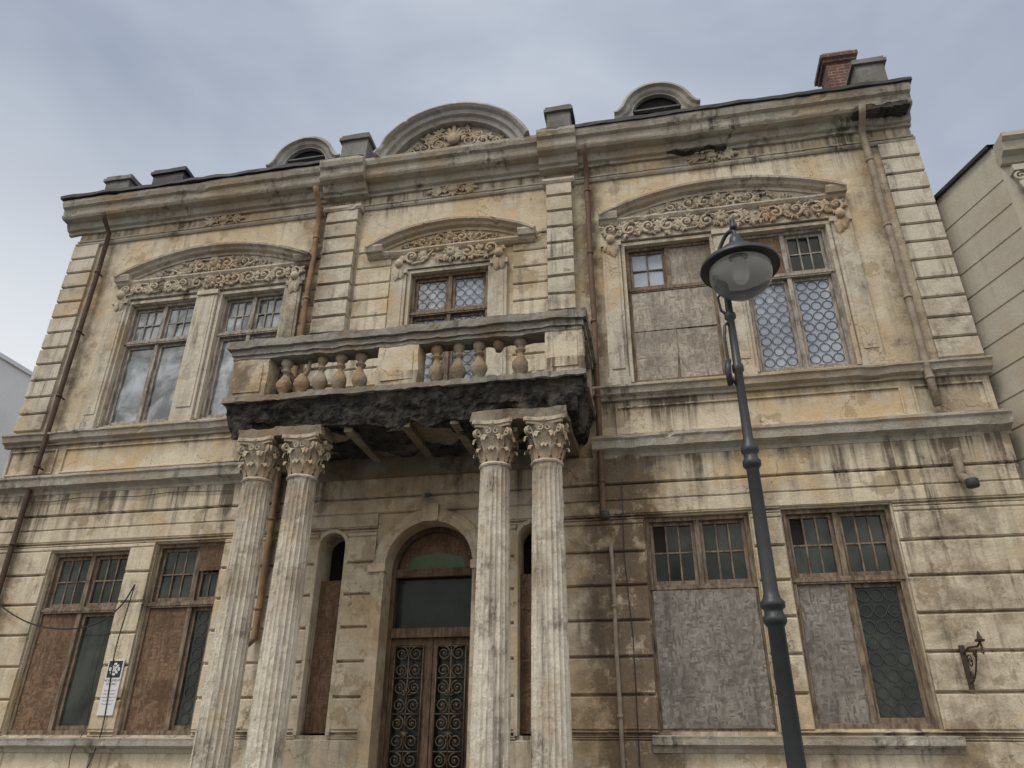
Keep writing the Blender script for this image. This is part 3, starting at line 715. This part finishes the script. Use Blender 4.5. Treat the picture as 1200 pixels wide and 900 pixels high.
# ------------------------------------------------------------------ cable, bracket, sign
cb=empty('facade_cable'); b=B()
def smoothpath(pts,k=6):
    P=[Vector(p) for p in pts]; out=[]
    for i in range(len(P)-1):
        p0=P[max(0,i-1)];p1=P[i];p2=P[i+1];p3=P[min(len(P)-1,i+2)]
        for j in range(k):
            t=j/k; out.append(.5*((2*p1)+(p2-p0)*t+(2*p0-5*p1+4*p2-p3)*t*t+(3*p1-p0-3*p2+p3)*t**3))
    return out+[P[-1]]
b.tube(smoothpath([(-11.1,-.12,4.35),(-10.6,-.14,3.95),(-10.1,-.15,3.62),(-9.5,-.16,3.38),(-8.9,-.16,3.30),(-8.4,-.15,3.38),(-8.1,-.12,3.62),(-7.95,-.1,3.95)]),.012,5)
b.tube(smoothpath([(-7.95,-.1,3.95),(-8.0,-.1,3.4),(-8.03,-.09,2.9),(-7.95,-.09,1.9),(-7.98,-.22,1.2),(-8.02,-.12,.3)]),.009,5)
b.tube(smoothpath([(-8.25,-.1,3.42),(-8.28,-.09,2.6),(-8.22,-.09,1.95),(-8.25,-.22,1.6),(-8.2,-.12,.9)]),.006,5)
b.tube([(-.42,-.07,5.2),(-.45,-.07,4.1),(-.4,-.07,3.0),(-.42,-.07,1.5)],.007,5)
b.tube([(XL+.1,-.07,5.45)]+[(-11+.55*i,-.075-.01*(i%2),5.43-.02*(i%3)) for i in range(1,9)],.007,5)
b.obj('cable',M_signb,cb)
wb=empty('wall_lantern_bracket'); b=B()
b.box(3.5,3.56,-.07,-.03,2.35,2.85); b.tube([(3.53,-.06,2.75),(3.54,-.25,2.8),(3.55,-.5,2.78),(3.55,-.62,2.82)],.013,6)
P=[(3.53,-.06,2.42)]+[(3.54,-.06-.4*t,2.42+.33*t**2) for t in (.2,.4,.6,.8,1)]; b.tube(P,.011,6)
for cy,cz,r in ((-.2,2.65,.085),(-.4,2.7,.05),(-.14,2.5,.05)):
    b.tube([(3.54,cy+r*(1-i/20*.8)*math.cos(i*.5),cz+r*(1-i/20*.8)*math.sin(i*.5)) for i in range(21)],.008,5)
b.lathe([(.05,0),(.055,.02),(.03,.03),(.012,.1),(.0,.12)],3.55,-.62,2.82,10); b.lathe([(.012,0),(.012,-.1),(.02,-.12),(0,-.14)],3.55,-.62,2.82,8)
b.obj('bracket',M_iron,wb)
sg=empty('monument_sign'); b=B(); b.box(-8.11,-7.85,-.075,-.055,2.1,2.86); b.obj('plate',M_signw,sg,bevel=.003)
b=B(); b.box(-8.09,-7.87,-.079,-.0745,2.61,2.84); b.obj('emblem_field',M_signb,sg)
b=B()
for k in range(4):
    a=pi/4+k*pi/2; b.ell((-7.98+.045*math.cos(a),-.08,2.725+.045*math.sin(a)),.042,.003,.018,a)
for k in range(4):
    a=k*pi/2; b.ell((-7.98+.07*math.cos(a),-.08,2.725+.07*math.sin(a)),.02,.003,.03,a)
b.obj('emblem',M_signw,sg)
for i,(tx,s) in enumerate((('MONUMENT',.040),('ISTORIC',.040),('Casa de patrimoniu',.021),('arhitectura eclectica',.021),('inceputul secolului XX',.020),('cod LMI  CT-II-m-B',.020),('Ministerul Culturii',.020))):
    cu=bpy.data.curves.new('txt','FONT'); cu.body=tx; cu.size=s*1.15; cu.align_x='CENTER'; cu.materials.append(M_signb)
    o=bpy.data.objects.new('line_%d'%i,cu); SC.collection.objects.link(o); o.parent=sg; o.location=(-7.98,-.0765,2.555-(.05*i if i<2 else .04+.045*i)); o.rotation_euler=(pi/2,0,0)
# ------------------------------------------------------------------ street lamp
SL=empty('street_lamp'); lx,ly=.685,-5.4; b=B()
b.lathe([(.17,.12),(.17,.3),(.15,.34),(.13,.4),(.12,.9),(.13,.95),(.10,1.0),(.065,1.05),(.056,1.1),(.052,2.33),(.06,2.34),(.072,2.36),(.072,2.39),(.06,2.40),(.056,2.43),(.076,2.45),(.076,2.48),(.056,2.5),(.047,2.54),(.042,3.36),(.048,3.37),(.062,3.39),(.062,3.42),(.048,3.44),(.045,3.47),(.06,3.49),(.06,3.52),(.042,3.55),(.034,3.6),(.03,4.1),(.042,4.12),(.042,4.16),(.031,4.18),(.027,4.55),(.042,4.57),(.042,4.60),(.027,4.62),(.026,4.82),(.04,4.84),(.04,4.89),(.02,4.92)],lx,ly,0,24)
lc=Vector((.79,-5.52,-.03))
b.tube(smoothpath([(lx,ly,4.88),(lx-.03,ly+.01,5.02),(lx-.02,ly,5.16),(lx+.03,ly-.04,5.27),(lc.x-.03,lc.y+.03,5.30),(lc.x,lc.y,5.27),(lc.x,lc.y,5.16)],4),.016,8)
b.tube([(lx,ly,4.58),(lx-.06,ly,4.64),(lx-.07,ly,4.76),(lx-.02,ly,4.82)],.01,6)
b.tube([(lx-.02,ly,4.0),(lx-.06,ly-.02,4.06),(lx-.065,ly-.02,4.4),(lx-.05,ly-.02,4.5),(lx-.02,ly,4.53)],.012,6)
b.tube([(lx-.07,ly-.02,4.0),(lx-.075,ly-.03,4.12),(lx-.06,ly-.03,4.2)],.02,8)
b.lathe([(.0,.13),(.010,.12),(.02,.09),(.01,.07),(.026,.05),(.03,.02),(.015,0)],lc.x,lc.y,5.29,12)
b.obj('post',M_lamp,SL,smooth=True)
b=B(); b.lathe([(.02,5.26),(.04,5.25),(.05,5.20),(.05,5.16),(.09,5.15),(.12,5.13),(.135,5.08),(.15,5.05),(.24,5.02),(.285,4.985),(.295,4.955),(.29,4.94),(.275,4.95),(.24,4.965),(.232,4.945),(.215,4.97),(.10,5.08)],lc.x,lc.y,lc.z,40,cap=False)
b.obj('shade',M_lamp,SL,smooth=True)
t=NT('lamp_glass_bowl'); t.bsdf.inputs['Base Color'].default_value=(.95,.97,.97,1); t.bsdf.inputs['Roughness'].default_value=.03; t.bsdf.inputs['Transmission Weight'].default_value=.85; t.bsdf.inputs['IOR'].default_value=1.18; t.bsdf.inputs['Specular IOR Level'].default_value=.9
b=B(); b.lathe([(.228,4.945),(.232,4.89),(.215,4.83),(.175,4.775),(.12,4.735),(.06,4.715),(.004,4.71)],lc.x,lc.y,lc.z,40,cap=False); b.obj('glass_bowl',t.m,SL,smooth=True)
b=B(); b.lathe([(.03,5.02),(.045,5.0),(.06,4.94),(.055,4.88),(.03,4.84),(.0,4.83)],lc.x,lc.y,lc.z,16); b.lathe([(.215,4.955),(.17,5.0),(.06,5.03)],lc.x,lc.y,lc.z,30,cap=False); b.obj('bulb_and_reflector',simple('lamp_reflector',(.6,.6,.57),.3,.1,5),SL,smooth=True)
# ------------------------------------------------------------------ neighbours
NB=empty('neighbouring_building'); b=B(); hN=9.72
P=[(4.86,.3),(5.35,-.93),(14,-.93),(14,9),(4.86,9)]
n=len(P); b.add([(x,y,0) for x,y in P]+[(x,y,hN) for x,y in P],[tuple(range(n,2*n))]+[(i,(i+1)%n,n+(i+1)%n,n+i) for i in range(n)]); b.obj('walls',M_neigh,NB)
b=B(); A=Vector((4.86,.3)); C=Vector((5.35,-.93)); dd=(C-A).normalized(); nn_=Vector((dd.y,-dd.x)); 
if nn_.x>0: nn_=-nn_
z=.5; L=(C-A).length
while z<9.3:
    z1=z+.415
    q=[A+dd*.02,A+dd*(L+.01)]; o_=nn_*.016
    vs=[(q[0].x,q[0].y,z),(q[1].x,q[1].y,z),(q[1].x+o_.x,q[1].y+o_.y,z+.008),(q[0].x+o_.x,q[0].y+o_.y,z+.008),(q[0].x,q[0].y,z1),(q[1].x,q[1].y,z1),(q[1].x+o_.x,q[1].y+o_.y,z1-.008),(q[0].x+o_.x,q[0].y+o_.y,z1-.008)]
    b.add(vs,[(0,1,2,3),(4,5,6,7),(3,2,6,7),(0,3,7,4),(1,2,6,5)]); z+=.43
b.obj('side_courses',M_neigh,NB)
b=B(); b.sweep(line(5.37,14,9.35),[(0,-.92),(0,-1.0),(.08,-1.05),(.12,-1.15),(.25,-1.18),(.3,-1.25),(.37,-1.25),(.38,-.92)],0)
b.box(5.5,5.95,-1.02,-.92,0,8.75); b.box(5.45,6.0,-1.08,-.92,9.15,9.25)
for k in range(4): b.fan(5.56+.11*k,8.78,-1.04,pi/2,.3,4,.7,.25)
b.spiral(5.52,9.05,-1.05,.08,1.3,1,pi/2,.02); b.spiral(5.93,9.05,-1.05,.08,1.3,-1,pi/2,.02)
b.obj('cornice_and_pilaster',M_neigh,NB)
b=B(); q0=A+nn_*.06; q1=C+nn_*.06
b.add([(q0.x,q0.y,hN),(q1.x,q1.y,hN),(q1.x,q1.y,hN+.06),(q0.x,q0.y,hN+.06),(A.x+.3,A.y+.3,hN+.06),(C.x+.3,C.y,hN+.06),(A.x+.3,A.y+.3,hN),(C.x+.3,C.y,hN)],[(0,1,2,3),(3,2,5,4),(0,1,7,6)])
b.obj('roof_flashing',M_roof,NB)
WB=empty('white_building'); b=B(); b.box(-34,-21.8,8.0,26,0,13.85); b.obj('walls',M_white,WB)
b=B(); b.box(-34.1,-21.72,7.95,26.1,13.85,14.0); b.obj('parapet_cap',M_white,WB)
b=B()
for y in (12,16,20): b.box(-21.84,-21.76,y,y+1.2,8.2,10.0); b.box(-21.84,-21.76,y,y+1.2,4.5,6.4)
b.obj('windows',M_glo,WB)
# ------------------------------------------------------------------ ground
b=B(); b.box(-300,300,-300,300,-.3,0); b.obj('ground',M_asph,None)
b=B(); b.box(-60,60,-6.0,-.0,.004,.12); b.obj('pavement',M_pave,None,bevel=.01)
b=B(); b.box(-60,60,-6.16,-6.003,.004,.13); b.obj('kerb',M_kerb,None,bevel=.01)
b=B(); b.box(-60,60,-24,-13,.004,.12); b.obj('pavement',M_pave,None)
b=B()
for i in range(-15,15): b.add([(i*4,-9.6,.004),(i*4+2,-9.6,.004),(i*4+2,-9.48,.004),(i*4,-9.48,.004)],[(0,1,2,3)])
b.obj('road_markings',M_signw,None)
# ------------------------------------------------------------------ light
w=bpy.data.worlds.new('World'); SC.world=w; w.use_nodes=True; nt=w.node_tree; N=nt.nodes; Lk=nt.links.new; bg=N['Background']
el,az=math.radians(54),math.radians(208)
sky=N.new('ShaderNodeTexSky'); sky.sky_type='NISHITA'; sky.sun_disc=False; sky.sun_elevation=el; sky.sun_rotation=az; sky.dust_density=3
tc=N.new('ShaderNodeTexCoord'); mp_=N.new('ShaderNodeMapping'); mp_.inputs['Scale'].default_value=(1,1,1.7); Lk(tc.outputs['Generated'],mp_.inputs[0])
no=N.new('ShaderNodeTexNoise'); no.inputs['Scale'].default_value=2.3; no.inputs['Detail'].default_value=4; no.inputs['Roughness'].default_value=.52; no.inputs['Distortion'].default_value=.3; Lk(mp_.outputs[0],no.inputs['Vector'])
cr=N.new('ShaderNodeValToRGB'); Lk(no.outputs['Fac'],cr.inputs[0]); e=cr.color_ramp.elements
e[0].position=.34; e[0].color=(.34,.395,.50,1); e[1].position=.68; e[1].color=(.57,.62,.71,1)
sp=N.new('ShaderNodeSeparateXYZ'); Lk(tc.outputs['Generated'],sp.inputs[0])
def mr(src,a,b_,c,d):
    m=N.new('ShaderNodeMapRange'); m.interpolation_type='SMOOTHSTEP'; Lk(src,m.inputs[0]); 
    for i,q in enumerate((a,b_,c,d)): m.inputs[1+i].default_value=q
    return m.outputs[0]
def mt(op,a,b_):
    m=N.new('ShaderNodeMath'); m.operation=op
    for i,q in enumerate((a,b_)):
        if isinstance(q,float): m.inputs[i].default_value=q
        else: Lk(q,m.inputs[i])
    return m.outputs[0]
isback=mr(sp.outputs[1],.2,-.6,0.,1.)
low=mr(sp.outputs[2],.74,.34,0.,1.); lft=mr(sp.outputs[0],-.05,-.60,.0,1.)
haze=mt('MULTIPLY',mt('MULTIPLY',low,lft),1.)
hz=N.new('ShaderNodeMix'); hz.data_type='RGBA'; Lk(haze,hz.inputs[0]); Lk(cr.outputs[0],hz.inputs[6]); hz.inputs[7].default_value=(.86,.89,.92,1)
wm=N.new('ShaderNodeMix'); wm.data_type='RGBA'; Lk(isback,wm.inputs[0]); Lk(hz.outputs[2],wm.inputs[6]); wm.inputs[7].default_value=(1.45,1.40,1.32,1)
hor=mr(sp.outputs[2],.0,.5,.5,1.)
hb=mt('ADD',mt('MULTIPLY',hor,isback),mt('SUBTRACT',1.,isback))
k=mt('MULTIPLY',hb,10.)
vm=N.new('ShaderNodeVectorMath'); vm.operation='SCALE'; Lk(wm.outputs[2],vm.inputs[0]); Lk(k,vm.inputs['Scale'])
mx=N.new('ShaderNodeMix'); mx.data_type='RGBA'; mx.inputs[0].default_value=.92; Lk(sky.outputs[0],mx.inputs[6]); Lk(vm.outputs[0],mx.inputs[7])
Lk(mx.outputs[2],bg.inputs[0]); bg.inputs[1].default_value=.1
s=bpy.data.lights.new('sun','SUN'); s.energy=1.5; s.angle=math.radians(16); s.color=(1,.955,.89); so=bpy.data.objects.new('sun',s); SC.collection.objects.link(so)
dirv=Vector((math.sin(az)*math.cos(el),math.cos(az)*math.cos(el),math.sin(el))); so.rotation_euler=dirv.to_track_quat('Z','Y').to_euler()
# ------------------------------------------------------------------ camera
D=10.4; p=math.radians(26.7);psi=math.radians(11.2);roll=math.radians(0.4)
F=Vector((-math.sin(psi)*math.cos(p),math.cos(psi)*math.cos(p),math.sin(p))); R=Vector((math.cos(psi),math.sin(psi),0)); U=R.cross(F)
c,s_=math.cos(roll),math.sin(roll); R2=R*c+U*s_; U2=U*c-R*s_
cam=bpy.data.cameras.new('camera'); co=bpy.data.objects.new('camera',cam); SC.collection.objects.link(co); SC.camera=co
m=Matrix((R2,U2,-F)).transposed().to_4x4(); m.translation=Vector((0,-D,1.6)); co.matrix_world=m
cam.sensor_width=36; cam.lens=26.1; cam.clip_end=2000; cam.clip_start=.05
SC.view_settings.view_transform='Standard'; SC.view_settings.look='None'; SC.view_settings.exposure=0
